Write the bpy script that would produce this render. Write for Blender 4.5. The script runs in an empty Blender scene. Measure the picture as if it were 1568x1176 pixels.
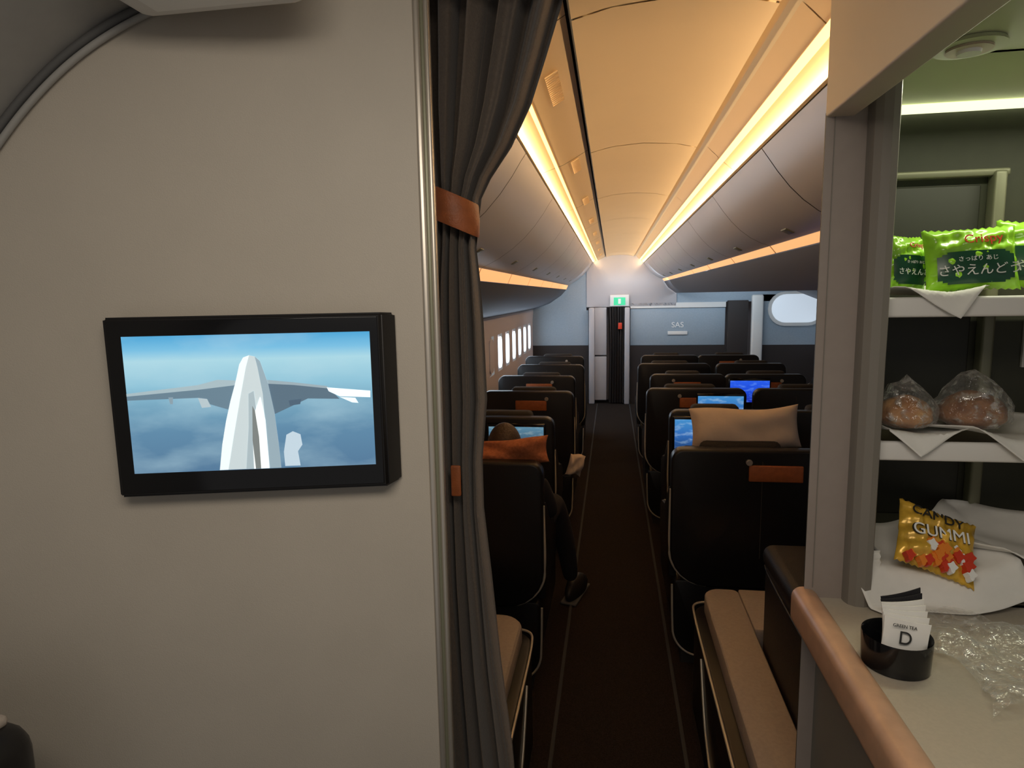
import bpy, bmesh, math, random
from mathutils import Vector, Matrix
random.seed(4)
H = 1.75
scene = bpy.context.scene
scene.view_settings.view_transform = 'Standard'
scene.view_settings.look = 'None'

# ---------------------------------------------------------------- materials
def mat(name, col, rough=0.6, metal=0.0, noise=0.0, nscale=40, bump=0.0, bscale=300, emis=None, es=0.0, alpha=1.0, spec=0.5, coat=0.0, sheen=0.0, col2=None):
    m = bpy.data.materials.new(name); m.use_nodes = True
    nt = m.node_tree; b = nt.nodes['Principled BSDF']
    b.inputs['Base Color'].default_value = (*col, 1)
    b.inputs['Roughness'].default_value = rough
    b.inputs['Metallic'].default_value = metal
    b.inputs['Specular IOR Level'].default_value = spec
    b.inputs['Coat Weight'].default_value = coat
    b.inputs['Sheen Weight'].default_value = sheen
    b.inputs['Alpha'].default_value = alpha
    tc = nt.nodes.new('ShaderNodeTexCoord')
    if noise > 0 or col2:
        n = nt.nodes.new('ShaderNodeTexNoise'); n.inputs['Scale'].default_value = nscale
        n.inputs['Detail'].default_value = 4
        nt.links.new(tc.outputs['Object'], n.inputs['Vector'])
        r = nt.nodes.new('ShaderNodeValToRGB')
        c2 = col2 if col2 else tuple(c*(1-noise) for c in col)
        c1 = col if col2 else tuple(min(1, c*(1+noise)) for c in col)
        r.color_ramp.elements[0].position = 0.35; r.color_ramp.elements[1].position = 0.65
        r.color_ramp.elements[0].color = (*c2, 1); r.color_ramp.elements[1].color = (*c1, 1)
        nt.links.new(n.outputs['Fac'], r.inputs['Fac'])
        nt.links.new(r.outputs['Color'], b.inputs['Base Color'])
    if bump > 0:
        n2 = nt.nodes.new('ShaderNodeTexNoise'); n2.inputs['Scale'].default_value = bscale
        nt.links.new(tc.outputs['Object'], n2.inputs['Vector'])
        bp = nt.nodes.new('ShaderNodeBump'); bp.inputs['Strength'].default_value = bump
        bp.inputs['Distance'].default_value = 0.004
        nt.links.new(n2.outputs['Fac'], bp.inputs['Height'])
        nt.links.new(bp.outputs['Normal'], b.inputs['Normal'])
    if emis:
        b.inputs['Emission Color'].default_value = (*emis, 1)
        b.inputs['Emission Strength'].default_value = es
    return m

M = {}
M['wall'] = mat('wall_laminate', (0.49, 0.445, 0.38), 0.55, noise=0.02, nscale=8, bump=0.12, bscale=500)
M['alu'] = mat('brushed_aluminium', (0.62, 0.57, 0.50), 0.35, metal=0.7)
M['lining'] = mat('lining_grey', (0.34, 0.335, 0.32), 0.6, noise=0.02)
M['rubber'] = mat('gasket', (0.10, 0.10, 0.10), 0.7)
M['white'] = mat('white_plastic', (0.75, 0.74, 0.72), 0.45)
M['ceil'] = mat('ceiling_panel', (0.78, 0.60, 0.37), 0.5, noise=0.015, nscale=3)  # warm tint of the cove light is put into this base colour
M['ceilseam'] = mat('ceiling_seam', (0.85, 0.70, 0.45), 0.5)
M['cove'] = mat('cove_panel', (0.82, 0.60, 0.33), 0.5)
M['dark'] = mat('dark_gap', (0.03, 0.025, 0.02), 0.7)
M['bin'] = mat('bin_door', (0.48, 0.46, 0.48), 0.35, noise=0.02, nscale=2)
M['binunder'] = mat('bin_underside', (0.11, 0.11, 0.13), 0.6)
M['led'] = mat('led_strip', (1, .8, .5), 0.5, emis=(1.0, 0.66, 0.26), es=1.5)
M['led2'] = mat('led_strip_orange', (1, .6, .3), 0.5, emis=(1.0, 0.50, 0.20), es=0.8)
M['sidewall'] = mat('sidewall', (0.58, 0.50, 0.50), 0.6)
M['window'] = mat('window_glow', (0.9, 0.95, 1), 0.2, emis=(0.70, 0.87, 1.0), es=1.8)
M['ovalwin'] = mat('window_far', (0.8, 0.85, 0.9), 0.3, emis=(0.75, 0.87, 1.0), es=0.45)
M['shade'] = mat('window_shade', (0.62, 0.55, 0.57), 0.6)
M['bulk'] = mat('bulkhead_grey', (0.31, 0.38, 0.45), 0.6, noise=0.03)
M['bulkdark'] = mat('bulkhead_dark', (0.028, 0.021, 0.020), 0.7)
M['carpet'] = mat('carpet', (0.023, 0.018, 0.0155), 0.95, noise=0.35, nscale=250, bump=0.5, bscale=400, spec=0.1)
M['track'] = mat('floor_track', (0.050, 0.052, 0.055), 0.8, spec=0.15)
M['shell'] = mat('seat_shell', (0.010, 0.009, 0.009), 0.36, spec=0.35)
M['fabric'] = mat('seat_fabric', (0.020, 0.017, 0.016), 0.85, noise=0.2, nscale=150, bump=0.3)
M['darkleather'] = mat('dark_leather', (0.014, 0.012, 0.012), 0.5, noise=0.1, nscale=60, bump=0.25, spec=0.3)
M['beige'] = mat('beige_cushion', (0.37, 0.315, 0.27), 0.75, noise=0.05, nscale=100, bump=0.15)
M['gold'] = mat('champagne_trim', (0.62, 0.56, 0.46), 0.35, metal=0.4)
M['leather'] = mat('tan_leather', (0.32, 0.09, 0.025), 0.5, noise=0.1, nscale=60, bump=0.2)
M['rust'] = mat('rust_textile', (0.42, 0.14, 0.06), 0.9, noise=0.15, nscale=80, bump=0.4)
M['curtain'] = mat('curtain_cloth', (0.125, 0.100, 0.080), 0.9, noise=0.08, nscale=200, bump=0.3, sheen=0.2)
M['pillow'] = mat('pillow_cloth', (0.55, 0.45, 0.37), 0.9, noise=0.04, nscale=12, bump=0.3, bscale=40)
M['glossblack'] = mat('gloss_black', (0.006, 0.006, 0.007), 0.12)
M['column'] = mat('monument_mauve', (0.30, 0.252, 0.225), 0.5, noise=0.02)
M['post'] = mat('monument_post', (0.21, 0.19, 0.165), 0.4)
M['fascia'] = mat('fascia', (0.60, 0.52, 0.42), 0.5)
M['body'] = mat('counter_front', (0.20, 0.19, 0.165), 0.5)
M['green'] = mat('niche_green', (0.048, 0.050, 0.032), 0.55, noise=0.04)
M['rail'] = mat('niche_rail', (0.22, 0.22, 0.15), 0.4, metal=0.3)
M['nceil'] = mat('niche_ceiling', (0.55, 0.58, 0.40), 0.5)
M['counter'] = mat('counter_top', (0.45, 0.40, 0.325), 0.35, noise=0.03, nscale=200)
M['wood'] = mat('counter_lip', (0.52, 0.32, 0.21), 0.4, noise=0.08, nscale=30)
M['paper'] = mat('paper', (0.80, 0.79, 0.76), 0.8, noise=0.02)
M['bread'] = mat('bread', (0.62, 0.33, 0.13), 0.6, col2=(0.34, 0.13, 0.04), nscale=28, bump=0.5, bscale=60)
M['bread2'] = mat('bread_dark', (0.40, 0.18, 0.07), 0.6, col2=(0.18, 0.065, 0.025), nscale=28, bump=0.5, bscale=60)
M['baggreen'] = mat('bag_green', (0.33, 0.72, 0.03), 0.28, noise=0.25, nscale=14, coat=0.4)
M['bagdark'] = mat('bag_dark_green', (0.01, 0.07, 0.035), 0.3)
M['baggold'] = mat('bag_gold', (0.70, 0.42, 0.05), 0.28, metal=0.2, noise=0.25, nscale=30)
M['red'] = mat('red_print', (0.65, 0.05, 0.02), 0.4)
M['orangep'] = mat('orange_print', (0.85, 0.25, 0.03), 0.4)
M['whitep'] = mat('white_print', (0.9, 0.9, 0.88), 0.5)
M['blackp'] = mat('black_print', (0.02, 0.02, 0.02), 0.5)
M['trouser'] = mat('dark_trouser', (0.014, 0.013, 0.016), 0.9, bump=0.3)
M['skin'] = mat('skin', (0.50, 0.28, 0.19), 0.55)
M['hair'] = mat('hair', (0.05, 0.03, 0.02), 0.6, bump=0.6, bscale=120)
M['shoe'] = mat('shoe', (0.012, 0.012, 0.012), 0.5)
M['niche_inset'] = mat('niche_inset', (0.030, 0.031, 0.023), 0.5)
def em(name, c, s):
    return mat(name, c, 0.3, emis=c, es=s)
M['exit'] = em('exit_green', (0.05, 0.50, 0.25), 0.7)
M['nglow'] = em('niche_glow', (0.95, 1.0, 0.62), 1.3)
def wrapmat():
    m = bpy.data.materials.new('clear_wrap'); m.use_nodes = True; nt = m.node_tree
    out = nt.nodes['Material Output']; nt.nodes.remove(nt.nodes['Principled BSDF'])
    t = nt.nodes.new('ShaderNodeBsdfTransparent'); g = nt.nodes.new('ShaderNodeBsdfGlossy')
    d = nt.nodes.new('ShaderNodeBsdfDiffuse'); d.inputs[0].default_value = (.85, .85, .82, 1)
    md = nt.nodes.new('ShaderNodeMixShader'); md.inputs[0].default_value = 0.45
    g.inputs['Roughness'].default_value = 0.18
    mx = nt.nodes.new('ShaderNodeMixShader')
    lw = nt.nodes.new('ShaderNodeLayerWeight'); lw.inputs['Blend'].default_value = 0.3
    tc = nt.nodes.new('ShaderNodeTexCoord'); n = nt.nodes.new('ShaderNodeTexNoise'); n.inputs['Scale'].default_value = 55
    n.inputs['Detail'].default_value = 3
    r = nt.nodes.new('ShaderNodeValToRGB'); r.color_ramp.elements[0].position = .50; r.color_ramp.elements[1].position = .62
    r.color_ramp.elements[0].color = (.06, .06, .06, 1); r.color_ramp.elements[1].color = (.50, .50, .50, 1)
    mxx = nt.nodes.new('ShaderNodeMath'); mxx.operation = 'MULTIPLY_ADD'; mxx.inputs[1].default_value = 0.5
    bp = nt.nodes.new('ShaderNodeBump'); bp.inputs['Strength'].default_value = 1.0; bp.inputs['Distance'].default_value = 0.012
    L = nt.links.new
    L(tc.outputs['Object'], n.inputs['Vector']); L(n.outputs['Fac'], bp.inputs['Height']); L(n.outputs['Fac'], r.inputs[0])
    L(bp.outputs['Normal'], g.inputs['Normal']); L(bp.outputs['Normal'], d.inputs['Normal']); L(bp.outputs['Normal'], lw.inputs['Normal'])
    L(lw.outputs['Facing'], mxx.inputs[0]); L(r.outputs[0], mxx.inputs[2]); L(mxx.outputs[0], mx.inputs[0])
    L(g.outputs[0], md.inputs[1]); L(d.outputs[0], md.inputs[2])
    L(t.outputs[0], mx.inputs[1]); L(md.outputs[0], mx.inputs[2]); L(mx.outputs[0], out.inputs[0])
    return m
M['wrap'] = wrapmat()

def screen_sky(name, seed, stops, cl, s=1.0, zmin=-0.1, zmax=0.1, sc=6, cm=0.6, n0=0.45):
    m = bpy.data.materials.new(name); m.use_nodes = True
    nt = m.node_tree; b = nt.nodes['Principled BSDF']
    b.inputs['Base Color'].default_value = (0.01, 0.01, 0.01, 1); b.inputs['Roughness'].default_value = 0.15
    tc = nt.nodes.new('ShaderNodeTexCoord')
    sep = nt.nodes.new('ShaderNodeSeparateXYZ'); nt.links.new(tc.outputs['Object'], sep.inputs[0])
    mr = nt.nodes.new('ShaderNodeMapRange'); mr.inputs[1].default_value = zmin; mr.inputs[2].default_value = zmax
    nt.links.new(sep.outputs['Z'], mr.inputs[0])
    r = nt.nodes.new('ShaderNodeValToRGB')
    r.color_ramp.elements[0].color = (*stops[0][1], 1); r.color_ramp.elements[0].position = stops[0][0]
    r.color_ramp.elements[1].color = (*stops[-1][1], 1); r.color_ramp.elements[1].position = stops[-1][0]
    for p, c in stops[1:-1]:
        e = r.color_ramp.elements.new(p); e.color = (*c, 1)
    nt.links.new(mr.outputs[0], r.inputs[0])
    mp = nt.nodes.new('ShaderNodeMapping'); mp.inputs['Scale'].default_value = (1, 1, 2.6)
    mp.inputs['Location'].default_value = (seed, 0, 0); mp.inputs['Rotation'].default_value = (0, 0.25, 0)
    nt.links.new(tc.outputs['Object'], mp.inputs[0])
    n = nt.nodes.new('ShaderNodeTexNoise'); n.inputs['Scale'].default_value = sc; n.inputs['Detail'].default_value = 6
    nt.links.new(mp.outputs[0], n.inputs['Vector'])
    r2 = nt.nodes.new('ShaderNodeValToRGB')
    r2.color_ramp.elements[0].position = n0; r2.color_ramp.elements[1].position = n0+.35
    r2.color_ramp.elements[0].color = (0, 0, 0, 1); r2.color_ramp.elements[1].color = (cm, cm, cm, 1)
    nt.links.new(n.outputs['Fac'], r2.inputs[0])
    mx = nt.nodes.new('ShaderNodeMixRGB'); mx.inputs[2].default_value = (*cl, 1)
    nt.links.new(r2.outputs[0], mx.inputs[0]); nt.links.new(r.outputs[0], mx.inputs[1])
    nt.links.new(mx.outputs[0], b.inputs['Emission Color']); b.inputs['Emission Strength'].default_value = s
    return m

# ---------------------------------------------------------------- helpers
col = scene.collection
def empty(name, loc=(0, 0, 0), rz=0.0):
    e = bpy.data.objects.new(name, None); col.objects.link(e)
    e.location = loc; e.rotation_euler = (0, 0, rz); e.empty_display_size = 0.05
    return e
def obj(name, me, mt=None, parent=None, smooth=True, ang=35):
    o = bpy.data.objects.new(name, me); col.objects.link(o)
    if mt:
        for x in (mt if isinstance(mt, (list, tuple)) else [mt]): me.materials.append(x)
    if smooth:
        for p in me.polygons: p.use_smooth = True
        me.set_sharp_from_angle(angle=math.radians(ang))
    if parent: o.parent = parent
    return o
def meshdata(name, v, f):
    me = bpy.data.meshes.new(name); me.from_pydata([tuple(p) for p in v], [], f); me.update(); return me
def rbox(name, x0, x1, y0, y1, z0, z1, mt, parent=None, bev=0.0, seg=3, rot=None):
    bm = bmesh.new(); bmesh.ops.create_cube(bm, size=1)
    c = ((x0+x1)/2, (y0+y1)/2, (z0+z1)/2)
    for v in bm.verts: v.co = Vector((v.co.x*(x1-x0), v.co.y*(y1-y0), v.co.z*(z1-z0)))
    if bev: bmesh.ops.bevel(bm, geom=bm.edges[:], offset=bev, segments=seg, profile=0.5, affect='EDGES')
    me = bpy.data.meshes.new(name); bm.to_mesh(me); bm.free()
    o = obj(name, me, mt, parent, smooth=bev > 0, ang=40); o.location = c
    if rot: o.rotation_euler = rot
    return o
def prism(name, pts, y0, y1, mt, parent=None, axis='y', bev=0.0, seg=2):
    bm = bmesh.new()
    def mk(p, t):
        return {'y': (p[0], t, p[1]), 'z': (p[0], p[1], t), 'x': (t, p[0], p[1])}[axis]
    a = [bm.verts.new(mk(p, y0)) for p in pts]; b = [bm.verts.new(mk(p, y1)) for p in pts]
    bm.faces.new(a); bm.faces.new(b[::-1]); n = len(pts)
    for i in range(n): bm.faces.new((a[i], b[i], b[(i+1) % n], a[(i+1) % n]))
    bmesh.ops.recalc_face_normals(bm, faces=bm.faces[:])
    if bev:
        es = [e for e in bm.edges if (e.verts[0] in a and e.verts[1] in a) or (e.verts[0] in b and e.verts[1] in b)]
        bmesh.ops.bevel(bm, geom=es, offset=bev, segments=seg, profile=0.5, affect='EDGES')
    me = bpy.data.meshes.new(name); bm.to_mesh(me); bm.free()
    return obj(name, me, mt, parent, ang=30)
def sheet(name, prof, ys, mt, parent=None, gap=0.0):
    v = []; f = []
    for k in range(len(ys)-1):
        base = len(v); n = len(prof)
        for p in prof: v.append((p[0], ys[k]+gap/2, p[1]))
        for p in prof: v.append((p[0], ys[k+1]-gap/2, p[1]))
        for i in range(n-1): f.append((base+i, base+i+1, base+n+i+1, base+n+i))
    return obj(name, meshdata(name, v, f), mt, parent, ang=25)
def curve(name, pts, r, mt, parent=None, smooth=True):
    c = bpy.data.curves.new(name, 'CURVE'); c.dimensions = '3D'; c.bevel_depth = r; c.bevel_resolution = 2
    s = c.splines.new('NURBS' if smooth else 'POLY'); s.points.add(len(pts)-1)
    for i, p in enumerate(pts): s.points[i].co = (*p, 1)
    if smooth: s.order_u = 3; s.use_endpoint_u = True; s.resolution_u = 8
    c.use_fill_caps = True
    o = bpy.data.objects.new(name, c); col.objects.link(o); c.materials.append(mt)
    if parent: o.parent = parent
    return o
def arc(cx, cz, r, a0, a1, n=6):
    return [(cx+r*math.cos(math.radians(a0+(a1-a0)*i/n)), cz+r*math.sin(math.radians(a0+(a1-a0)*i/n))) for i in range(n+1)]
def rrect(x0, x1, z0, z1, rtl, rtr, rbr, rbl):
    return arc(x0+rtl, z1-rtl, rtl, 180, 90) + arc(x1-rtr, z1-rtr, rtr, 90, 0) + arc(x1-rbr, z0+rbr, rbr, 0, -90) + arc(x0+rbl, z0+rbl, rbl, -90, -180)
def text(name, body, size, loc, rot, mt, parent=None, ext=0.0003, align='CENTER'):
    c = bpy.data.curves.new(name, 'FONT'); c.body = body; c.size = size; c.extrude = ext; c.align_x = align; c.align_y = 'CENTER'
    c.materials.append(mt); o = bpy.data.objects.new(name, c); col.objects.link(o)
    o.location = loc; o.rotation_euler = rot
    if parent: o.parent = parent
    return o
def cyl(name, r0, r1, h, loc, mt, parent=None, n=40, bev=0.0, rot=None):
    bm = bmesh.new(); bmesh.ops.create_cone(bm, cap_ends=True, segments=n, radius1=r0, radius2=r1, depth=h)
    if bev:
        es = [e for e in bm.edges if len(e.link_faces) == 2 and any(len(f.verts) > 4 for f in e.link_faces)]
        bmesh.ops.bevel(bm, geom=es, offset=bev, segments=2, affect='EDGES')
    me = bpy.data.meshes.new(name); bm.to_mesh(me); bm.free()
    o = obj(name, me, mt, parent); o.location = loc
    if rot: o.rotation_euler = rot
    return o
def puff(name, w, h, t, mt, parent=None, loc=(0, 0, 0), rot=(0, 0, 0), n=22, wr=0.06, seed=0, exp=2.5, zig=0.0, low=False):
    rnd = random.Random(seed); ph = [rnd.uniform(0, 6) for _ in range(6)]
    v = []; f = []
    for s in (-1, 1):
        for j in range(n+1):
            for i in range(n+1):
                a = 2*i/n-1; b = 2*j/n-1
                k = max(0, (1-abs(a)**exp))*max(0, (1-abs(b)**exp))
                k = k**0.6
                if low: wob = wr*t*(math.sin(3.1*a+ph[0]+2*b)+0.7*math.sin(4*b+ph[1]-3*a)+0.3*math.sin(8*a+5*b+ph[2]))
                else: wob = wr*t*(math.sin(9*a+ph[0]+3*b)+math.sin(13*b+ph[1]-4*a)+0.7*math.sin(21*a+7*b+ph[2]))
                x = a*w/2; z = b*h/2
                x *= (1-0.05*(1-b*b)); z *= (1-0.06*(1-a*a))
                if low: z += 0.05*h*math.sin(3*a+ph[3])
                if zig and j in (0, n): z += zig*(1 if i % 2 else -1)
                v.append((x, s*(t/2*k + 0.0008) + wob*min(1, k*2+0.15), z))
    N = (n+1)*(n+1)
    for s in (0, 1):
        for j in range(n):
            for i in range(n):
                q = [s*N+j*(n+1)+i, s*N+j*(n+1)+i+1, s*N+(j+1)*(n+1)+i+1, s*N+(j+1)*(n+1)+i]
                f.append(q if s == 0 else q[::-1])
    bound = [j for j in range(n+1)]+[j*(n+1)+n for j in range(1, n+1)]+[n*(n+1)+i for i in range(n-1, -1, -1)]+[j*(n+1) for j in range(n-1, 0, -1)]
    for i in range(len(bound)):
        a, b = bound[i], bound[(i+1) % len(bound)]
        f.append((b, a, a+N, b+N))
    o = obj(name, meshdata(name, v, f), mt, parent, ang=80); o.location = loc; o.rotation_euler = rot
    return o
def area(name, loc, sx, sy, power, colr, rot=(0, 0, 0), parent=None):
    l = bpy.data.lights.new(name, 'AREA'); l.shape = 'RECTANGLE'; l.size = sx; l.size_y = sy
    l.energy = power; l.color = colr; o = bpy.data.objects.new(name, l); col.objects.link(o)
    o.location = loc; o.rotation_euler = rot
    if parent: o.parent = parent
    return o

# ---------------------------------------------------------------- room shell
YB = 10.3
rbox('floor', -1.6, 3.6, -1.0, YB+0.4, -0.06, 0.0, M['carpet'])
tr = empty('trim_1')
rbox('track_left', -0.232, -0.216, 1.25, YB-0.1, 0.0, 0.008, M['track'], tr, 0.002)
rbox('track_right', 0.274, 0.290, 1.25, YB-0.1, 0.0, 0.008, M['track'], tr, 0.002)

ys = [1.21, 1.45, 2.75, 4.05, 5.35, 6.65, 7.95, 9.25, YB]
ysc = [1.02]+ys[1:]
ce = empty('ceiling')
def Z(d): return H+d
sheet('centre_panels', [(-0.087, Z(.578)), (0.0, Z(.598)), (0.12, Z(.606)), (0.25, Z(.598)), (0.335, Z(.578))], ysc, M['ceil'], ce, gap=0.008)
sheet('panel_backing', [(-0.5, Z(.68)), (0.8, Z(.68))], [1.0, YB], M['ceilseam'], ce)
sheet('seam_backing', [(-0.085, Z(.59)), (0.12, Z(.612)), (0.333, Z(.59))], [1.0, YB], M['ceilseam'], ce)
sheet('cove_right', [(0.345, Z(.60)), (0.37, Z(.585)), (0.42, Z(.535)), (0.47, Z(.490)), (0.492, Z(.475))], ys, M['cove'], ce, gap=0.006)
sheet('cove_right_backing', [(0.335, Z(.61)), (0.42, Z(.545)), (0.50, Z(.48))], [1.21, YB], M['ceilseam'], ce)
sheet('led_right', [(0.424, Z(.5295)), (0.440, Z(.5145))], [1.3, YB], M['led'], ce)
sheet('gap_left', [(-0.105, Z(.61)), (-0.085, Z(.582))], [1.1, YB], M['dark'], ce)
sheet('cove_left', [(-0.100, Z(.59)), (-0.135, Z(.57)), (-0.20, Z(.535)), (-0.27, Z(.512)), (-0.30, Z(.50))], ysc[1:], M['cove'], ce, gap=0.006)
sheet('cove_left_front', [(-0.100, Z(.59)), (-0.20, Z(.535)), (-0.30, Z(.50))], [1.25, 1.45], M['cove'], ce)
sheet('cove_left_backing', [(-0.105, Z(.61)), (-0.20, Z(.545)), (-0.30, Z(.51))], [1.25, YB], M['dark'], ce)
sheet('led_left', [(-0.222, Z(.5255)), (-0.234, Z(.5215))], [1.3, YB], M['led'], ce)
for i in range(8):
    y = 1.7+i*1.06
    for k in range(16):
        yy = y+k*0.016
        rbox('grille_%d_%d' % (i, k), -0.172, -0.135, yy, yy+0.006, Z(.5515), Z(.5545), M['cove'], ce, rot=(0, math.radians(-29), 0))
mx = lambda p: [(1.96-a, b) for a, b in p]
sheet('far_centre_panels', mx([(-0.087, Z(.578)), (0.12, Z(.597)), (0.335, Z(.578))]), ys[2:], M['ceil'], ce, gap=0.01)
sheet('far_cove', mx([(0.335, Z(.59)), (0.42, Z(.535)), (0.492, Z(.475))]), ys[2:], M['cove'], ce)
sheet('far_led', mx([(0.418, Z(.534)), (0.446, Z(.5085))]), [2.75, YB], M['led'], ce)
sheet('far_cove_out', mx([(-0.087, Z(.59)), (-0.30, Z(.50))]), ys[2:], M['cove'], ce)

byl = [1.25+1.06*i for i in range(9)]; byl[-1] = YB-0.05
byr = [1.57]+byl[1:]
def bins(face, strip, under, back, parent_name, by):
    g = empty(parent_name)
    sheet('door_faces', face, by, M['bin'], g, gap=0.008)
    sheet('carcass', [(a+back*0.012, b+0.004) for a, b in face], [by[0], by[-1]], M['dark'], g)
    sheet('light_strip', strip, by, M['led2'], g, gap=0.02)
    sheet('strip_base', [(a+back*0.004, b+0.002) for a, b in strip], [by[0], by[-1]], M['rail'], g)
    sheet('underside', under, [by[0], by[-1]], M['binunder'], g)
    return g
faceR = [(0.492, Z(.470)), (0.510, Z(.445)), (0.545, Z(.395)), (0.585, Z(.345)), (0.630, Z(.300)), (0.680, Z(.262)), (0.730, Z(.236)), (0.770, Z(.222))]
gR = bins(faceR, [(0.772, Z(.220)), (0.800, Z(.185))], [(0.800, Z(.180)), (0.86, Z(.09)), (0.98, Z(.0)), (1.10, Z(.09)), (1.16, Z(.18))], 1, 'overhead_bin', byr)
sheet('door_faces_far', mx(faceR), byr, M['bin'], gR, gap=0.01)
sheet('strip_far', mx([(0.772, Z(.220)), (0.800, Z(.182))]), [byr[0], byr[-1]], M['led2'], gR)
faceL = [(-0.300, Z(.495)), (-0.318, Z(.470)), (-0.350, Z(.420)), (-0.395, Z(.360)), (-0.450, Z(.300)), (-0.515, Z(.245)), (-0.590, Z(.195)), (-0.650, Z(.165)), (-0.685, Z(.150))]
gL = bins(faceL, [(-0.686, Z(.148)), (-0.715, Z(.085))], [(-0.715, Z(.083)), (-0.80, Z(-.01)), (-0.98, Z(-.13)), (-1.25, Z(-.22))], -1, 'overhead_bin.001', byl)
for i in range(8):
    y = byl[i]+0.52
    rbox('latch_%d' % i, -0.605, -0.565, y-0.04, y+0.04, Z(.196), Z(.204), M['rail'], gL, 0.003, rot=(0, math.radians(-31), 0))
    rbox('latch_%d' % i, 0.695, 0.735, y-0.04, y+0.04, Z(.239), Z(.246), M['rail'], gR, 0.003, rot=(0, math.radians(26), 0))
gF = empty('overhead_bin.002')
sheet('door_faces', mx(faceL), byr, M['bin'], gF, gap=0.01)
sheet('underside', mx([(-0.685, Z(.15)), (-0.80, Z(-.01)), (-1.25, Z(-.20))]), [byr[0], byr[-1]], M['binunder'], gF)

def sidewall(name, x, s):
    w = empty(name)
    sheet('lower_panel', [(x, 0), (x, 0.90)], [1.1, YB], M['sidewall'], w)
    sheet('upper_panel', [(x, 1.32), (x+0.02*s, 1.60)], [1.1, YB], M['sidewall'], w)
    y = 1.25; prev = 1.1; i = 0
    while y < YB-0.3:
        sheet('pier_%d' % i, [(x, 0.90), (x, 1.32)], [prev, y], M['sidewall'], w)
        prism('frame_%d' % i, rrect(y-0.01, y+0.29, 0.89, 1.33, .09, .09, .09, .09), x-0.03*s, x-0.024*s, M['sidewall'], w, axis='x')
        prism('window_%d' % i, rrect(y+0.02, y+0.26, 0.93, 1.29, .08, .08, .08, .08), x-0.004*s, x+0.004*s, M['window'] if y > 7.0 else M['shade'], w, axis='x')
        prev = y+0.28; y += 0.53; i += 1
    sheet('pier_end', [(x, 0.90), (x, 1.32)], [prev, YB], M['sidewall'], w)
sidewall('wall_left', -1.27, 1)
sidewall('wall_right', 3.23, -1)

wb = empty('wall_back')
def bx(n, x0, x1, z0, z1, m, dy=0.0, th=0.06, bev=0.0, par=None):
    return rbox(n, x0, x1, YB-dy, YB-dy+th, z0, z1, M[m], par or wb, bev)
bx('backing', -1.3, 3.3, 0, 2.45, 'sidewall', -0.35, 0.03)
bx('header', -0.40, 1.0, 1.545, 2.36, 'bin', 0.02, 0.08, 0.01)
bx('header_right', 1.0, 3.3, 1.60, 2.36, 'bulk')
bx('header_left', -1.3, -0.40, 1.50, 2.36, 'bulk')
bx('panel_left', -1.27, -0.37, 0.94, 1.50, 'bulk')
bx('panel_left_low', -1.27, -0.37, 0, 0.94, 'bulkdark')
bx('panel_centre', 0.29, 1.74, 0.93, 1.52, 'bulk', 0, .06, .01)
bx('panel_centre_low', 0.29, 1.74, 0, 0.93, 'bulkdark')
bx('panel_top_light', 0.29, 1.74, 1.52, 1.60, 'white', .02)
bx('dark_column', 1.76, 2.06, 0, 1.62, 'bulkdark', 0.1, .1, .01)
bx('white_column', 2.11, 2.28, 0, 1.70, 'white', 0.1, .1, .03)
bx('panel_right', 2.28, 3.25, 0.93, 1.70, 'bulk')
bx('panel_right_low', 2.28, 3.25, 0, 0.93, 'bulkdark')
prism('window_oval_rim', rrect(2.36, 3.19, 1.22, 1.74, .25, .25, .25, .25), YB-0.03, YB, M['white'], wb)
prism('window_oval', rrect(2.41, 3.15, 1.27, 1.70, .21, .21, .21, .21), YB-0.035, YB-0.03, M['ovalwin'], wb)
text('logo_text', 'SAS', 0.12, (1.02, YB-0.006, 1.25), (math.pi/2, 0, 0), M['whitep'], wb)
rbox('logo_plate', 0.87, 1.17, YB-0.02, YB-0.005, 1.10, 1.155, M['white'], wb, 0.003)
dr = empty('door_1')
rbox('frame_left', -0.36, -0.27, YB-0.12, YB+0.05, 0, 1.54, M['bin'], dr, 0.015)
rbox('leaf_upper', -0.27, -0.08, YB-0.02, YB+0.02, 0.78, 1.54, M['bin'], dr, 0.008)
rbox('leaf_lower', -0.27, -0.08, YB-0.02, YB+0.02, 0.05, 0.76, M['bin'], dr, 0.008)
rbox('frame_right', 0.20, 0.28, YB-0.12, YB+0.05, 0, 1.54, M['bin'], dr, 0.015)
def curtainmesh(name, rows, y, amp, folds, mt, parent, ns=90, phase=0.0):
    v = []; f = []
    for (z, xa, xb, am) in rows:
        for i in range(ns+1):
            s = i/ns
            ph = s*folds*2*math.pi+phase
            v.append((xa+(xb-xa)*s+0.1*(xb-xa)/folds*math.sin(2*ph+z*1.3), y+am*amp*(math.sin(ph+0.5*math.sin(z*3))+0.45*math.sin(2.3*ph+1+z*2)+0.2*math.sin(4.1*ph+z*3)), z))
    n = ns+1
    for j in range(len(rows)-1):
        for i in range(ns): f.append((j*n+i, j*n+i+1, (j+1)*n+i+1, (j+1)*n+i))
    return obj(name, meshdata(name, v, f), mt, parent, ang=180)
curtainmesh('door_drape', [(1.54, -0.06, 0.19, 1), (0.8, -0.04, 0.19, 1), (0.02, -0.05, 0.19, 1)], YB-0.06, 0.03, 6, M['bulkdark'], dr)
rbox('drape_tie', 0.10, 0.16, YB-0.12, YB-0.10, 1.20, 1.30, M['red'], dr, 0.005)
ex = empty('exit_sign')
rbox('housing', -0.03, 0.27, YB-0.08, YB-0.022, 1.555, 1.735, M['white'], ex, 0.01)
rbox('face', 0.03, 0.21, YB-0.085, YB-0.079, 1.575, 1.695, M['exit'], ex)
rbox('figure', 0.10, 0.14, YB-0.089, YB-0.085, 1.595, 1.675, M['whitep'], ex)

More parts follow.
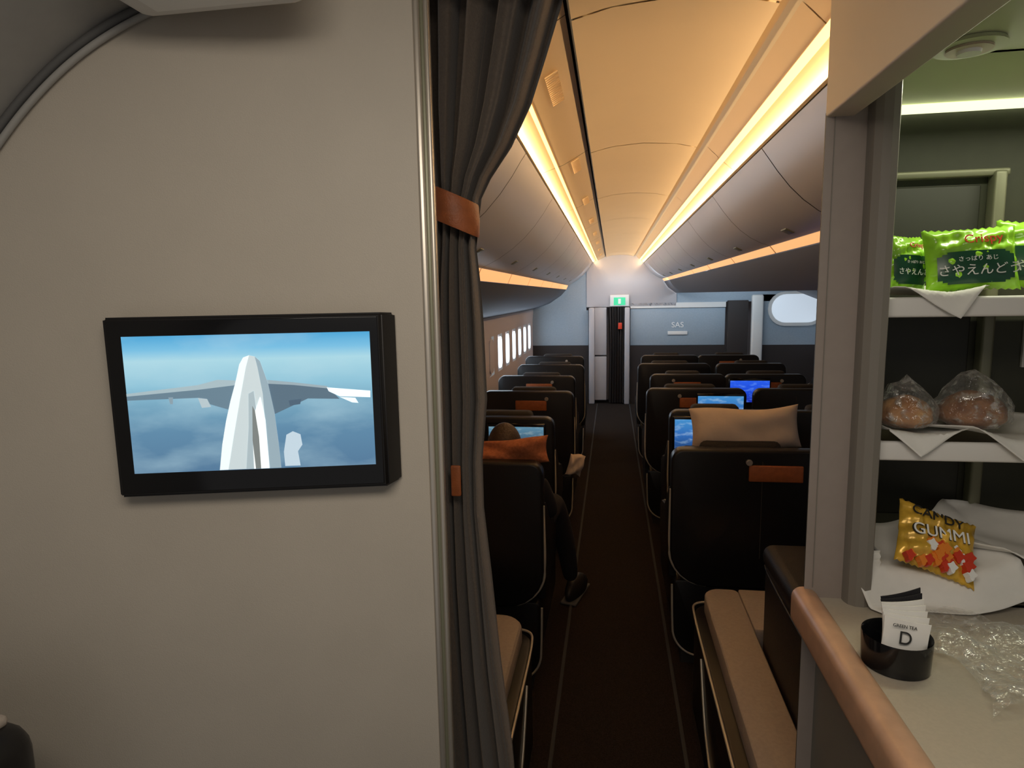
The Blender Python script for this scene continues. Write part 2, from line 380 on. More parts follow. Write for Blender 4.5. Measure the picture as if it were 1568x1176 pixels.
# ---------------------------------------------------------------- left foreground wall
AW = math.atan(0.247)
lw = empty('wall_front', (-0.276, 1.0, 0), AW)
rbox('panel', -1.25, -0.024, 0, 0.075, 0, 2.5, M['wall'], lw)
rbox('edge_trim', -0.024, -0.013, -0.004, 0.078, 0, 2.5, M['alu'], lw, 0.004)
rbox('edge_channel', -0.0135, -0.007, 0.0, 0.078, 0, 2.5, M['rail'], lw, 0.002)
rbox('edge_bead', -0.008, 0.001, -0.002, 0.078, 0, 2.5, M['alu'], lw, 0.004)

prof = [(-1.17, 0.0), (-1.17, 1.1), (-1.13, 1.45), (-1.06, 1.72), (-0.98, 1.89), (-0.886, H+.263), (-0.84, H+.315), (-0.788, H+.363), (-0.73, H+.403), (-0.666, H+.436), (-0.58, H+.465), (-0.48, H+.49), (-0.35, H+.50), (0.355, H+.50)]
ent = empty('ceiling.001')
v = []; f = []
n = len(prof)
def wy(x): return 1.0+0.247*(min(x, -0.276)+0.276)
for p in prof: v.append((p[0], -1.0, p[1]))
for p in prof: v.append((p[0], wy(p[0])+0.01, p[1]))
for i in range(n-1): f.append((i, i+1, n+i+1, n+i))
obj('curved_lining', meshdata('curved_lining', v, f), M['lining'], ent, ang=60)
curve('gasket', [(p[0]+0.004, wy(p[0])-0.006, p[1]-0.006) for p in prof[1:-1]], 0.006, M['rubber'], ent)
curve('gasket_light', [(p[0]+0.013, wy(p[0])-0.004, p[1]-0.014) for p in prof[1:-1]], 0.005, M['lining'], ent)
cl = empty('ceiling_light')
rbox('housing', -0.655, -0.395, 0.74, 0.875, H+.392, H+.50, M['white'], cl, 0.025, 4)
rbox('diffuser', -0.61, -0.44, 0.77, 0.84, H+.389, H+.394, M['whitep'], cl, 0.002)

mo = empty('wall_monitor', (-0.276, 1.0, 0), AW)
x0, x1, z0, z1 = -0.497, -0.067, 1.452, 1.729
def frustum(name, b, t, yb, yt, mt, parent, bev=0.003):
    v = [(b[0], yb, b[2]), (b[1], yb, b[2]), (b[1], yb, b[3]), (b[0], yb, b[3]), (t[0], yt, t[2]), (t[1], yt, t[2]), (t[1], yt, t[3]), (t[0], yt, t[3])]
    f = [(0, 3, 2, 1), (4, 5, 6, 7), (0, 1, 5, 4), (1, 2, 6, 5), (2, 3, 7, 6), (3, 0, 4, 7)]
    me = meshdata(name, v, f); bm = bmesh.new(); bm.from_mesh(me); bmesh.ops.recalc_face_normals(bm, faces=bm.faces[:])
    bmesh.ops.bevel(bm, geom=bm.edges[:], offset=bev, segments=3, affect='EDGES'); bm.to_mesh(me); bm.free()
    return obj(name, me, mt, parent)
frustum('casing', (x0+.006, x1, z0+0.002, z1-0.002), (x0, x1-0.020, z0, z1), -0.001, -0.038, M['shell'], mo, 0.004)
rbox('glass', x0+0.006, x1-0.026, -0.0395, -0.037, z0+0.006, z1-0.006, M['glossblack'], mo, 0.001)
dx0, dx1, dz0, dz1 = -0.470, -0.105, 1.490, 1.700
sk = screen_sky('tailcam_sky', 3.3, [(0, (0.085, 0.19, 0.32)), (0.3, (0.11, 0.25, 0.39)), (0.5, (0.18, 0.38, 0.52)), (0.64, (0.27, 0.54, 0.68)), (0.82, (0.40, 0.68, 0.78)), (0.9, (0.19, 0.52, 0.76)), (1, (0.07, 0.38, 0.68))], (0.50, 0.72, 0.80), 1.0, -0.105, 0.105, 7, 0.45, 0.45)
disp = rbox('display', dx0, dx1, -0.0402, -0.0394, dz0, dz1, sk, mo)
def P(u, v):
    t = (v-512)/203
    return (dx0+(u-(184+19*t))/(384-10*t)*(dx1-dx0), dz1-t*(dz1-dz0))
def flat(name, pts, c, s, k, parent=mo):
    pp = [P(*p) for p in pts]
    pp = [(min(max(a, dx0), dx1), min(max(b, dz0), dz1)) for a, b in pp]
    prism(name, pp, -0.0402-0.0003*k, -0.0402-0.0003*(k-0.9), em(name+'_c', c, s), parent)
flat('wing_l', [(190, 596), (300, 586), (330, 579), (362, 580), (350, 624), (318, 614), (300, 604), (190, 605)], (0.11, 0.18, 0.24), .9, 1)
flat('wing_l_edge', [(190, 595), (300, 585), (330, 578), (362, 580), (355, 587), (300, 592), (190, 599)], (0.30, 0.40, 0.45), .9, 2)
flat('wing_r', [(404, 580), (448, 585), (500, 592), (520, 612), (470, 610), (418, 632)], (0.08, 0.13, 0.18), .9, 1)
flat('wing_r_edge', [(404, 580), (448, 585), (500, 592), (504, 596), (448, 589), (408, 586)], (0.25, 0.33, 0.38), .9, 2)
flat('wing_r_tip', [(500, 594), (569, 601), (569, 611), (520, 608), (503, 600)], (0.75, 0.88, 0.92), .9, 3)
flat('winglet_r', [(520, 609), (545, 611), (550, 619), (540, 618)], (0.70, 0.84, 0.90), .9, 3)
flat('engine_l', [(300, 604), (314, 606), (320, 618), (306, 619)], (0.36, 0.45, 0.50), .9, 3)
flat('flap_fairing_l', [(255, 602), (262, 602), (262, 612), (258, 612)], (0.2, 0.28, 0.34), .9, 3)
flat('engine_r', [(440, 612), (460, 610), (458, 618), (442, 620)], (0.06, 0.10, 0.15), .9, 3)
flat('fuselage', [(379, 543), (370, 546), (364, 556), (358, 582), (350, 610), (343, 640), (337, 675), (333, 714), (428, 714), (424, 675), (418, 630), (408, 585), (396, 552), (388, 545)], (0.46, 0.54, 0.57), .9, 4)
flat('fuselage_lit', [(379, 543), (370, 546), (364, 556), (358, 582), (350, 610), (343, 640), (337, 675), (333, 714), (346, 714), (355, 660), (366, 600), (374, 560)], (0.70, 0.79, 0.81), .9, 5)
flat('fuselage_shade', [(388, 545), (396, 552), (408, 585), (418, 630), (424, 675), (428, 714), (408, 714), (404, 650), (400, 600), (392, 560)], (0.24, 0.33, 0.39), .9, 5)
flat('fin_shadow', [(378, 600), (386, 596), (392, 640), (392, 714), (374, 714), (378, 650)], (0.32, 0.40, 0.44), .9, 6)
flat('tail_fin', [(388, 626), (396, 605), (404, 640), (410, 714), (386, 714), (384, 660)], (0.78, 0.84, 0.84), .9, 7)
flat('tail_edge', [(384, 618), (388, 626), (394, 665), (397, 714), (389, 714), (384, 670)], (0.16, 0.18, 0.18), .9, 8)
flat('reflection_cloud', [(436, 664), (446, 659), (458, 664), (461, 680), (454, 690), (458, 712), (434, 712), (432, 690)], (0.42, 0.53, 0.62), .9, 2)

# curtain
cu = empty('curtain')
R = [
 (.62, -.335, -.052, 1.15), (.52, -.335, -.085, 1.1), (.42, -.335, -.118, 1), (.34, -.335, -.146, .95), (.27, -.330, -.182, .85), (.215, -.325, -.222, .7), (.18, -.322, -.240, .55),
 (.13, -.322, -.247, .5), (.09, -.324, -.252, .55), (.03, -.330, -.247, .7), (-.05, -.335, -.243, .8), (-.2, -.338, -.240, .8), (-.32, -.335, -.252, .7), (-.42, -.335, -.252, .7),
 (-.56, -.34, -.240, .8), (-.75, -.34, -.225, .9), (-.95, -.34, -.203, 1), (-1.3, -.34, -.18, 1.1), (-1.73, -.34, -.165, 1.1)]
def interp(R, k=5):
    out = []
    for a, b in zip(R[:-1], R[1:]):
        for i in range(k):
            t = i/k; out.append(tuple(a[j]+(b[j]-a[j])*t for j in range(4)))
    out.append(R[-1]); return out
curtainmesh('cloth', [(H+z, a, b, am) for z, a, b, am in interp(R)], 1.19, 0.027, 4.3, M['curtain'], cu, 140)
def ring(name, cx, cy, rx, ry, z0, z1, mt, parent, n=40):
    v = []; f = []
    for z, k in ((z0, 1), (z0+.005, 1.03), ((z0+z1)/2, 1.05), (z1-.005, 1.03), (z1, 1)):
        for i in range(n):
            a = 2*math.pi*i/n; v.append((cx+rx*k*math.cos(a), cy+ry*k*math.sin(a), z+0.02*math.cos(a)*-1))
    for j in range(4):
        for i in range(n): f.append((j*n+i, j*n+(i+1) % n, (j+1)*n+(i+1) % n, (j+1)*n+i))
    return obj(name, meshdata(name, v, f), mt, parent, ang=180)
ring('tieback', -0.291, 1.185, 0.046, 0.045, H+.128, H+.188, M['leather'], cu)
rbox('strap_end', -0.300, -0.281, 1.135, 1.142, H-.375, H-.315, M['leather'], cu, 0.003)
rbox('rail', -0.5, 0.355, 1.17, 1.20, H+.625, H+.64, M['alu'], cu)

# ---------------------------------------------------------------- right galley monument
wr = empty('galley_monument')
prism('end_panel', [(0.358, 1.20), (0.424, 1.20), (0.424, 1.225), (0.468, 1.50), (0.455, 1.50)], 0, 2.215, M['column'], wr, axis='z')
rbox('panel_seam', 0.372, 0.3735, 1.1985, 1.201, 1.20, 2.06, M['post'], wr)
prism('post', [(0.424, 1.235), (0.424, 1.19), (0.428, 1.178), (0.438, 1.170), (0.452, 1.168), (0.464, 1.173), (0.470, 1.186), (0.470, 1.235)], 1.18, 2.125, M['post'], wr, axis='z')
rbox('fascia', 0.358, 0.405, -0.3, 1.205, 2.04, 2.55, M['fascia'], wr, 0.004)
rbox('niche_ceiling', 0.40, 1.6, -0.3, 1.20, 2.125, 2.16, M['nceil'], wr)
rbox('niche_ceiling_rear', 0.47, 1.6, 1.19, 1.53, 2.125, 2.16, M['nceil'], wr)
rbox('niche_back', 0.458, 1.6, 1.50, 1.54, 0.0, 2.13, M['green'], wr)
rbox('niche_side', 0.462, 0.468, 1.23, 1.52, 1.18, 2.13, M['green'], wr)
rbox('niche_right', 1.35, 1.40, 0.9, 1.52, 1.18, 2.13, M['green'], wr)
rbox('inset_frame_top', 0.47, 0.80, 1.478, 1.502, 1.975, 1.99, M['rail'], wr, 0.004)
rbox('inset_rail', 0.768, 0.792, 1.470, 1.502, 1.19, 1.985, M['rail'], wr, 0.006)
rbox('inset_panel', 0.475, 0.755, 1.494, 1.502, 1.25, 1.96, M['niche_inset'], wr, 0.003)
rbox('label', 0.86, 0.93, 1.494, 1.501, 1.58, 1.68, M['paper'], wr)
rbox('led_back', 0.47, 1.35, 1.485, 1.498, 2.108, 2.124, M['nglow'], wr)
rbox('side_glow', 0.469, 0.473, 1.455, 1.462, 1.2, 2.1, M['nglow'], wr)  # added glowing strip, stands for the downlight's light on the side panel
rbox('counter', 0.37, 1.6, -0.3, 1.21, 1.145, 1.18, M['counter'], wr)
rbox('counter_rear', 0.462, 1.6, 1.20, 1.50, 1.145, 1.18, M['counter'], wr)
rbox('counter_body', 0.385, 1.6, -0.3, 1.205, 0, 1.147, M['body'], wr)
prism('counter_lip', rrect(0.338, 0.384, 1.120, 1.196, .02, .02, .012, .02), -0.3, 1.215, M['wood'], wr, bev=0.008, seg=3)
dl = empty('downlight')
cyl('ring', 0.052, 0.046, 0.008, (0.548, 1.15, 2.122), M['nceil'], dl, bev=.002)
cyl('inner_ring', 0.034, 0.030, 0.006, (0.548, 1.15, 2.117), M['fascia'], dl, bev=.002)
cyl('lens', 0.016, 0.018, 0.010, (0.548, 1.15, 2.114), M['whitep'], dl)

def tray(nm, zt, th=0.035):
    g = empty(nm)
    rbox('base', 0.475, 1.33, 1.215, 1.485, zt-th, zt-th+0.012, M['fascia'], g, 0.004)
    rbox('front_lip', 0.475, 1.33, 1.208, 1.222, zt-th, zt, M['white'], g, 0.005)
    rbox('side_lip', 0.475, 0.487, 1.215, 1.47, zt-th, zt, M['white'], g, 0.004)
    return g
T2 = 1.478
tray('shelf_tray', 1.735); tray('shelf_tray.001', T2); tray('shelf_tray.002', 1.225, 0.04)
def napkin(name, cx, cy, zt, size, ang, edge, parent=None, mt=None, lift=0.0, seed=1, front=0.0):
    n = 30; v = []; f = []; rnd = random.Random(seed); p1 = rnd.uniform(0, 6)
    for j in range(n+1):
        for i in range(n+1):
            a = (i/n-.5)*size; b = (j/n-.5)*size
            x = cx+a*math.cos(ang)-b*math.sin(ang); y = cy+a*math.sin(ang)+b*math.cos(ang); z = zt
            r = max(abs(a), abs(b))/(size/2)
            z += lift*r**3 + 0.003*math.sin(40*x+p1)+0.002*math.sin(60*y+30*x)
            if y < edge:
                d = edge-y; y = edge-0.004-d*(0.25+front)-0.006*math.sin(30*x+p1)*min(1, d*20); z -= d*0.85
            if x < 0.492 and y > edge: x = 0.492-(0.492-x)*0.02
            v.append((x, min(y, 1.475), max(z, 1.186)))
    for j in range(n):
        for i in range(n): f.append((j*(n+1)+i, j*(n+1)+i+1, (j+1)*(n+1)+i+1, (j+1)*(n+1)+i))
    o = obj(name, meshdata(name, v, f), mt or M['paper'], parent, ang=60)
    m = o.modifiers.new('s', 'SOLIDIFY'); m.thickness = 0.0012
    return o
napkin('paper_napkin', 0.56, 1.30, 1.742, 0.22, 0.95, 1.205, seed=1, lift=0.01)
napkin('paper_napkin.001', 0.55, 1.30, T2+.007, 0.22, 0.7, 1.205, seed=2, lift=0.02)
napkin('paper_napkin.002', 0.70, 1.29, T2+.008, 0.22, 0.85, 1.205, seed=3, lift=0.02)
napkin('paper_napkin.003', 0.565, 1.225, 1.240, 0.28, 0.30, 1.205, seed=4, lift=0.035, front=0.15)
napkin('paper_napkin.004', 0.76, 1.32, 1.250, 0.26, 0.9, 1.205, seed=5, lift=0.04)

def greenbag(nm, loc, rot, w=0.15, h=0.115, t=0.05, lab=True, seed=1):
    g = empty(nm, loc); g.rotation_euler = rot
    puff('bag', w, h, t, M['baggreen'], g, n=26, wr=0.05, seed=seed, zig=0.0015)
    n = 16; v = []; f = []
    for j in range(n+1):
        for i in range(n+1):
            a = (2*i/n-1)*.80; b = (2*j/n-1)*.48-.34
            k = ((1-abs(a)**2.5)*(1-abs(b)**2.5))**.6
            v.append((a*w/2, -(t/2*k)-0.0045, b*h/2))
    for j in range(n):
        for i in range(n):
            ci = abs((2*i+1)/n-1); cj = abs((2*j+1)/n-1)
            if ci**4+cj**4 < 1.05: f.append((j*(n+1)+i, j*(n+1)+i+1, (j+1)*(n+1)+i+1, (j+1)*(n+1)+i))
    obj('badge', meshdata('badge', v, f), M['bagdark'], g, ang=180)
    k = w/.165
    text('print_top', 'Crispy', 0.025*k, (0.012, -t/2-0.002, h*0.25), (math.radians(80), 0, 0), M['red'], g, 0.0006)
    text('print_main', 'さやえんどう', 0.024*k, (0, -t/2-0.0075, -h*0.24), (math.radians(97), 0, 0), M['whitep'], g)
    text('print_small', 'さっぱり あじ', 0.011*k, (0, -t/2-0.0065, -h*0.06), (math.radians(90), 0, 0), M['whitep'], g)
    return g
greenbag('snack_bag', (0.535, 1.305, 1.796), (math.radians(-14), 0.07, math.radians(20)), w=0.09, h=0.108, seed=3)
greenbag('snack_bag.001', (0.628, 1.262, 1.799), (math.radians(-14), -0.04, math.radians(-4)), w=0.148, h=0.116, seed=5)
greenbag('snack_bag.002', (0.765, 1.30, 1.804), (math.radians(-14), 0.10, math.radians(-20)), w=0.15, h=0.126, seed=7)

def bun(nm, x, y, z, r, m, seed):
    g = empty(nm, (x, y, z))
    def lump(name, rad, hh, amp, mt, sub=4, z0=0, fr=1.0, peak=0.0):
        bm = bmesh.new(); bmesh.ops.create_icosphere(bm, subdivisions=sub, radius=1)
        for v in bm.verts:
            c = v.co.copy()
            k = 1+amp*(math.sin(7*fr*c.x+seed)+math.sin(9*fr*c.y+2*seed)+math.sin(8*fr*c.z+c.x*5))
            zz = c.z if c.z > 0 else c.z*0.55
            if c.z > 0.55 and peak: zz += peak*(c.z-0.55)*(1-abs(c.x))
            v.co = Vector((c.x*rad*k, c.y*rad*k, zz*hh*k+z0))
        me = bpy.data.meshes.new(name); bm.to_mesh(me); bm.free()
        return obj(name, me, mt, g, ang=180 if amp < 0.03 else 15)
    lump('loaf', r, r*0.85, 0.012, m, z0=r*.5)
    lump('plastic', r*1.18, r*1.05, 0.035, M['wrap'], sub=3, z0=r*.60, fr=2.2, peak=1.1)
bun('wrapped_bun', 0.541, 1.270, T2+.013, 0.046, M['bread'], 1.0)
bun('wrapped_bun.001', 0.654, 1.268, T2+.013, 0.053, M['bread2'], 2.3)

# candy bag
cb = empty('candy_bag', (0.588, 1.222, 1.288)); cb.rotation_euler = (math.radians(-42), math.radians(20), math.radians(-4)); cb.scale = (.94, .94, .92)
puff('bag', 0.148, 0.138, 0.035, M['baggold'], cb, n=26, wr=0.09, seed=9, zig=0.0018)
text('print_name', 'GUMMI', 0.034, (-0.003, -0.022, 0.010), (math.radians(90), math.radians(-10), 0), M['blackp'], cb, 0.001)
text('print_name_front', 'GUMMI', 0.033, (-0.0025, -0.0235, 0.0105), (math.radians(90), math.radians(-10), 0), M['whitep'], cb, 0.0005)
text('print_top', 'CANDY', 0.028, (-0.008, -0.0175, 0.046), (math.radians(84), 0, 0), M['blackp'], cb, 0.0008)
rnd = random.Random(2)
for k in range(30):
    x = rnd.uniform(-.060, .060); z = rnd.uniform(-.060, -.014)
    g = [M['red'], M['orangep'], M['whitep'], M['red'], M['orangep']][k % 5]
    pts = [(x+0.008*math.cos(a)*(1+.35*math.sin(3*a)), z+0.010*math.sin(a)*(1+.3*math.cos(4*a))) for a in [2*math.pi*i/18 for i in range(18)]]
    prism('gummy_%d' % k, pts, -0.0215-0.0004*k/3, -0.010, g, cb)

cp = empty('sachet_cup', (0.430, 0.985, 1.18)); cp.scale = (.93, .93, .96)
v = []; f = []; n = 40
prf = [(0.045, 0.0), (0.050, 0.003), (0.052, 0.05), (0.0515, 0.053), (0.048, 0.050), (0.046, 0.008), (0.0, 0.008)]
for r_, z_ in prf:
    for i in range(n):
        a = 2*math.pi*i/n; v.append((r_*math.cos(a), r_*math.sin(a), z_))
for j in range(len(prf)-1):
    for i in range(n): f.append((j*n+i, j*n+(i+1) % n, (j+1)*n+(i+1) % n, (j+1)*n+i))
obj('cup', meshdata('cup', v, f), M['glossblack'], cp, ang=50)
for k in range(7):
    puff('sachet_%d' % k, 0.068, 0.072, 0.004, M['paper'] if k < 5 else M['trouser'], cp, loc=(0.000+0.003*k, -0.028+0.009*k, 0.052+0.004*k), rot=(math.radians(-12+2*k), math.radians(8-3*k), math.radians(-6+3*k)), n=8, wr=0.02, seed=k)
text('sachet_print', 'D', 0.028, (-0.002, -0.0345, 0.062), (math.radians(78), math.radians(8), 0), M['blackp'], cp)
text('sachet_print2', 'GREEN TEA', 0.007, (-0.002, -0.031, 0.080), (math.radians(78), math.radians(8), 0), M['blackp'], cp)
n = 26; v = []; f = []; rnd = random.Random(11)
for j in range(n+1):
    for i in range(n+1):
        a = i/n; b = j/n
        v.append((0.50+0.34*a+0.02*math.sin(7*b), 0.86+0.28*b+0.02*math.sin(9*a), 1.183+0.020*abs(math.sin(9*a+5*b))*abs(math.cos(7*b-6*a))+rnd.uniform(0, .005)))
for j in range(n):
    for i in range(n): f.append((j*(n+1)+i, j*(n+1)+i+1, (j+1)*(n+1)+i+1, (j+1)*(n+1)+i))
obj('plastic_wrap', meshdata('plastic_wrap', v, f), M['wrap'], None, ang=25)

# ---------------------------------------------------------------- seats
def seat(nm, xi, y, s, w=0.68, pocket=None, scr=None, scrmat=None, body=0.80):
    g = empty(nm, (xi, y, 0))
    def X(a): return s*a
    def box(n, a0, a1, y0, y1, z0, z1, m, bev=0.0, rot=None, seg=3):
        xs = sorted((X(a0), X(a1)))
        mm = M[m] if isinstance(m, str) else m
        return rbox(n, xs[0], xs[1], y0, y1, z0, z1, mm, g, bev, seg, rot)
    def mir(pts): return [(X(a), b) for a, b in pts]
    sh = rrect(0, w, 0.40, 1.05, 0.055, 0.055, 0.05, 0.17)
    prism('back_shell', mir(sh), -0.035, 0.045, M['shell'], g, bev=0.012, seg=3)
    p = [(0.004, 0.86), (0.002, 0.74), (0.0, 0.62), (0.004, 0.57)] + [(a, b) for a, b in reversed(arc(0.17, 0.57, 0.17, -90, -172))]
    curve('shell_trim', [(X(a)-s*0.004, -0.015, b) for a, b in p], 0.006, M['gold'], g)
    lo = rrect(0.02, w, 0.05, 0.42, 0.02, 0.02, 0.03, 0.13)
    prism('lower_shell', mir(lo), -0.015, body-0.05, M['shell'], g, bev=0.01)
    p = [(0.012, 0.40), (0.014, 0.28), (0.018, 0.18)] + [(a, b) for a, b in reversed(arc(0.15, 0.18, 0.132, -90, -172))]
    curve('lower_trim', [(X(a), -0.02, b) for a, b in p], 0.005, M['gold'], g)
    box('plinth', 0.06, w, 0.0, body-0.08, 0.0, 0.08, 'fabric')
    wing = [(0.03, 0.42), (0.03, 0.86), (0.10, 0.84), (0.20, 0.76), (0.32, 0.68), (0.50, 0.64), (0.58, 0.60), (0.60, 0.42)]
    xs = sorted((X(0.0), X(0.035)))
    prism('aisle_wing', wing, xs[0], xs[1], M['shell'], g, axis='x', bev=0.008)
    curve('wing_trim', [(X(0.016), a, b+0.004) for a, b in wing[1:-1]], 0.005, M['gold'], g)
    box('seat_cushion', 0.045, w-0.06, 0.12, 0.72, 0.40, 0.51, 'beige', 0.03)
    box('seat_back', 0.05, w-0.08, 0.045, 0.16, 0.46, 1.03, 'fabric', 0.03)
    box('headrest', 0.14, w-0.2, 0.06, 0.17, 0.86, 1.065, 'fabric', 0.03)
    box('back_seam', w*0.56, w*0.565, -0.0365, -0.03, 0.55, 1.0, 'dark')
    if pocket is not None:
        box('pocket', pocket, pocket+0.23, -0.047, -0.033, 0.91, 0.985, 'leather', 0.006)
        cyl('knob', 0.014, 0.014, 0.016, (X(pocket+0.0), -0.043, 0.998), M['alu'], g, 20, 0.003, (math.pi/2, 0, 0))
    if scr is not None:
        box('monitor_frame', scr-0.012, scr+0.332, -0.052, -0.030, 0.80, 1.02, 'glossblack', 0.008)
        box('monitor_image', scr, scr+0.32, -0.0535, -0.051, 0.815, 1.0, scrmat)
    return g
sA = screen_sky('seat_screen_a', 1.0, [(0, (0.01, 0.03, 0.10)), (.5, (0.03, 0.14, 0.45)), (1, (0.06, 0.28, 0.60))], (0.45, 0.65, 0.80), 1.0, -.1, .1, 14, .8, .5)
sB = screen_sky('seat_screen_b', 7.0, [(0, (0.01, 0.02, 0.30)), (.5, (0.01, 0.06, 0.6)), (1, (0.02, 0.10, 0.75))], (0.15, 0.35, 0.9), 1.1, -.1, .1, 18, .8, .5)
sC = screen_sky('seat_screen_c', 4.0, [(0, (0.01, 0.012, 0.02)), (.5, (0.04, 0.08, 0.14)), (1, (0.12, 0.28, 0.40))], (0.40, 0.50, 0.50), 0.9, -.1, .1, 20, .8, .5)
names = iter(['business_seat']+['business_seat.%03d' % i for i in range(1, 60)])
Ly = [2.62, 3.62, 4.62, 5.52, 6.42, 7.32]
Lx = [-.285, -.325, -.27, -.31, -.27, -.31]
for i, (y, x) in enumerate(zip(Ly, Lx)):
    seat(next(names), x, y, -1, pocket=(0.20 if i in (2, 3, 5) else None), scr=(0.06 if i == 1 else None), scrmat=sC)
Ry = [2.92, 3.90, 4.80, 5.65, 6.52, 7.40]
Rx = [.270, .345, .255, .33, .26, .33]
for i, (y, x) in enumerate(zip(Ry, Rx)):
    seat(next(names), x, y, 1, w=(0.97-x), pocket=([0.335, None, 0.24, 0.2, None, None][i]), scr=([None, 0.03, 0.37, None, None, None][i]), scrmat=sA)
for i, y in enumerate(Ry):
    seat(next(names), 1.68-(0.06 if i % 2 else 0), y, -1, w=0.66, pocket=0.2 if i % 2 else None, scr=(0.3 if i == 3 else None), scrmat=sB)
for i, y in enumerate(Ry[2:]):
    seat(next(names), 2.25, y, 1, w=0.68, pocket=0.2 if i % 2 else None)

fp = empty('ottoman_bench')
prism('pad', rrect(-1.0, -0.335, 1.30, 2.34, .03, .09, .03, .03), 0.42, 0.505, M['beige'], fp, axis='z', bev=0.02, seg=3)
prism('body', rrect(-1.0, -0.30, 1.30, 2.36, .03, .10, .03, .03), 0.0, 0.425, M['shell'], fp, axis='z', bev=0.01)
curve('trim', [(-0.60, 2.365, 0.43), (-0.40, 2.365, 0.43), (-0.31, 2.35, 0.43), (-0.295, 2.26, 0.43), (-0.295, 1.9, 0.43), (-0.295, 1.3, 0.43)], 0.005, M['gold'], fp)
curve('trim_low', [(-0.298, 2.10, 0.36), (-0.296, 2.0, 0.22), (-0.298, 1.9, 0.12), (-0.296, 1.7, 0.08)], 0.005, M['gold'], fp)
fr = empty('ottoman_bench.001')
prism('pad', rrect(0.385, 0.53, 1.55, 2.66, .07, .03, .01, .01), 0.42, 0.505, M['beige'], fr, axis='z', bev=0.012, seg=3)
prism('pad_end', rrect(0.53, 0.80, 2.33, 2.66, .01, .03, .01, .01), 0.42, 0.505, M['beige'], fr, axis='z', bev=0.006, seg=2)
prism('body', rrect(0.345, 0.53, 1.55, 2.68, .10, .03, .01, .01), 0.0, 0.425, M['shell'], fr, axis='z', bev=0.008)
curve('trim', [(0.70, 2.685, 0.43), (0.45, 2.685, 0.43), (0.35, 2.67, 0.43), (0.34, 2.58, 0.43), (0.34, 2.2, 0.43), (0.34, 1.55, 0.43)], 0.005, M['gold'], fr)
curve('trim_low', [(0.342, 2.35, 0.36), (0.340, 2.25, 0.22), (0.342, 2.15, 0.12), (0.340, 1.95, 0.08)], 0.005, M['gold'], fr)
ar = empty('armchair_side')
rbox('arm', 0.535, 0.95, 1.62, 2.27, 0.0, 0.83, M['darkleather'], ar, 0.05, 5)
rbox('arm_cap', 0.532, 0.96, 1.64, 2.29, 0.78, 0.862, M['darkleather'], ar, 0.035, 5)
curve('piping', [(0.533, 1.72, 0.78), (0.531, 2.26, 0.78), (0.56, 2.292, 0.78), (0.93, 2.292, 0.78)], 0.004, M['shell'], ar)

cs = empty('crew_seat')
rbox('shell', -1.155, -0.78, 0.53, 0.71, 0.0, 1.19, M['shell'], cs, 0.05, 5)
rbox('cushion', -1.13, -0.815, 0.45, 0.54, 0.5, 1.15, M['beige'], cs, 0.03, 4)
rbox('top_pad', -1.12, -0.812, 0.555, 0.685, 1.180, 1.198, M['beige'], cs, 0.008, 3)

pl = empty('white_pillow')
puff('pillow', 0.50, 0.20, 0.13, M['pillow'], pl, (0.62, 3.08, 1.11), (math.radians(-12), math.radians(-3), 0.03), seed=3, wr=0.05, n=28, low=True, exp=4)
pr = empty('rust_cushion')
puff('cushion', 0.46, 0.12, 0.12, M['rust'], pr, (-0.50, 2.72, 1.06), (math.radians(-25), math.radians(-5), 0.0), seed=8, wr=0.12, n=28, low=True, exp=4)
bl = empty('folded_blanket')
puff('blanket', 0.09, 0.13, 0.07, M['pillow'], bl, (-0.205, 3.62, 0.77), (0.1, 0.25, 0.3), seed=4, wr=0.12, n=18, low=True, exp=3)

# ---------------------------------------------------------------- passenger
pg = empty('seated_passenger')
def skin(name, verts, edges, radii, mt, root=0, sub=2):
    me = bpy.data.meshes.new(name); me.from_pydata(verts, edges, []); me.update()
    o = bpy.data.objects.new(name, me); col.objects.link(o); me.materials.append(mt); o.parent = pg
    sk_ = o.modifiers.new('skin', 'SKIN'); sk_.use_smooth_shade = True
    for i, r in enumerate(radii):
        rr = r if isinstance(r, tuple) else (r, r)
        me.skin_vertices[0].data[i].radius = rr
        me.skin_vertices[0].data[i].use_root = (i == root)
    ss = o.modifiers.new('sub', 'SUBSURF'); ss.levels = sub; ss.render_levels = sub
    return o
V = [(-.50, 2.93, .60), (-.50, 2.92, .74), (-.50, 2.90, .86), (-.50, 2.90, .93), (-.50, 2.90, .975),
     (-.40, 2.96, .60), (-.31, 3.28, .66), (-.25, 3.40, .38), (-.225, 3.47, .13),
     (-.60, 2.96, .60), (-.64, 3.32, .64), (-.64, 3.42, .36), (-.64, 3.48, .13),
     (-.34, 2.90, .88), (-.29, 2.98, .70), (-.36, 3.16, .69),
     (-.66, 2.90, .88), (-.71, 2.98, .70), (-.62, 3.16, .71)]
E = [(0, 1), (1, 2), (2, 3), (3, 4), (0, 5), (5, 6), (6, 7), (7, 8), (0, 9), (9, 10), (10, 11), (11, 12), (2, 13), (13, 14), (14, 15), (2, 16), (16, 17), (17, 18)]
Rr = [(.15, .11), (.14, .10), (.16, .10), .07, .055, .095, .072, .058, .045, .095, .072, .058, .045, .06, .045, .033, .06, .045, .033]
skin('body', V, E, Rr, M['trouser'])
def lumpy(name, loc, sc, mt, fn=None, rot=(0, 0, 0)):
    bm = bmesh.new(); bmesh.ops.create_uvsphere(bm, u_segments=28, v_segments=20, radius=1)
    for v in bm.verts:
        c = v.co.copy()
        if fn: c = fn(c)
        v.co = Vector((c.x*sc[0], c.y*sc[1], c.z*sc[2]))
    me = bpy.data.meshes.new(name); bm.to_mesh(me); bm.free()
    o = obj(name, me, mt, pg, ang=180); o.location = loc; o.rotation_euler = rot; return o
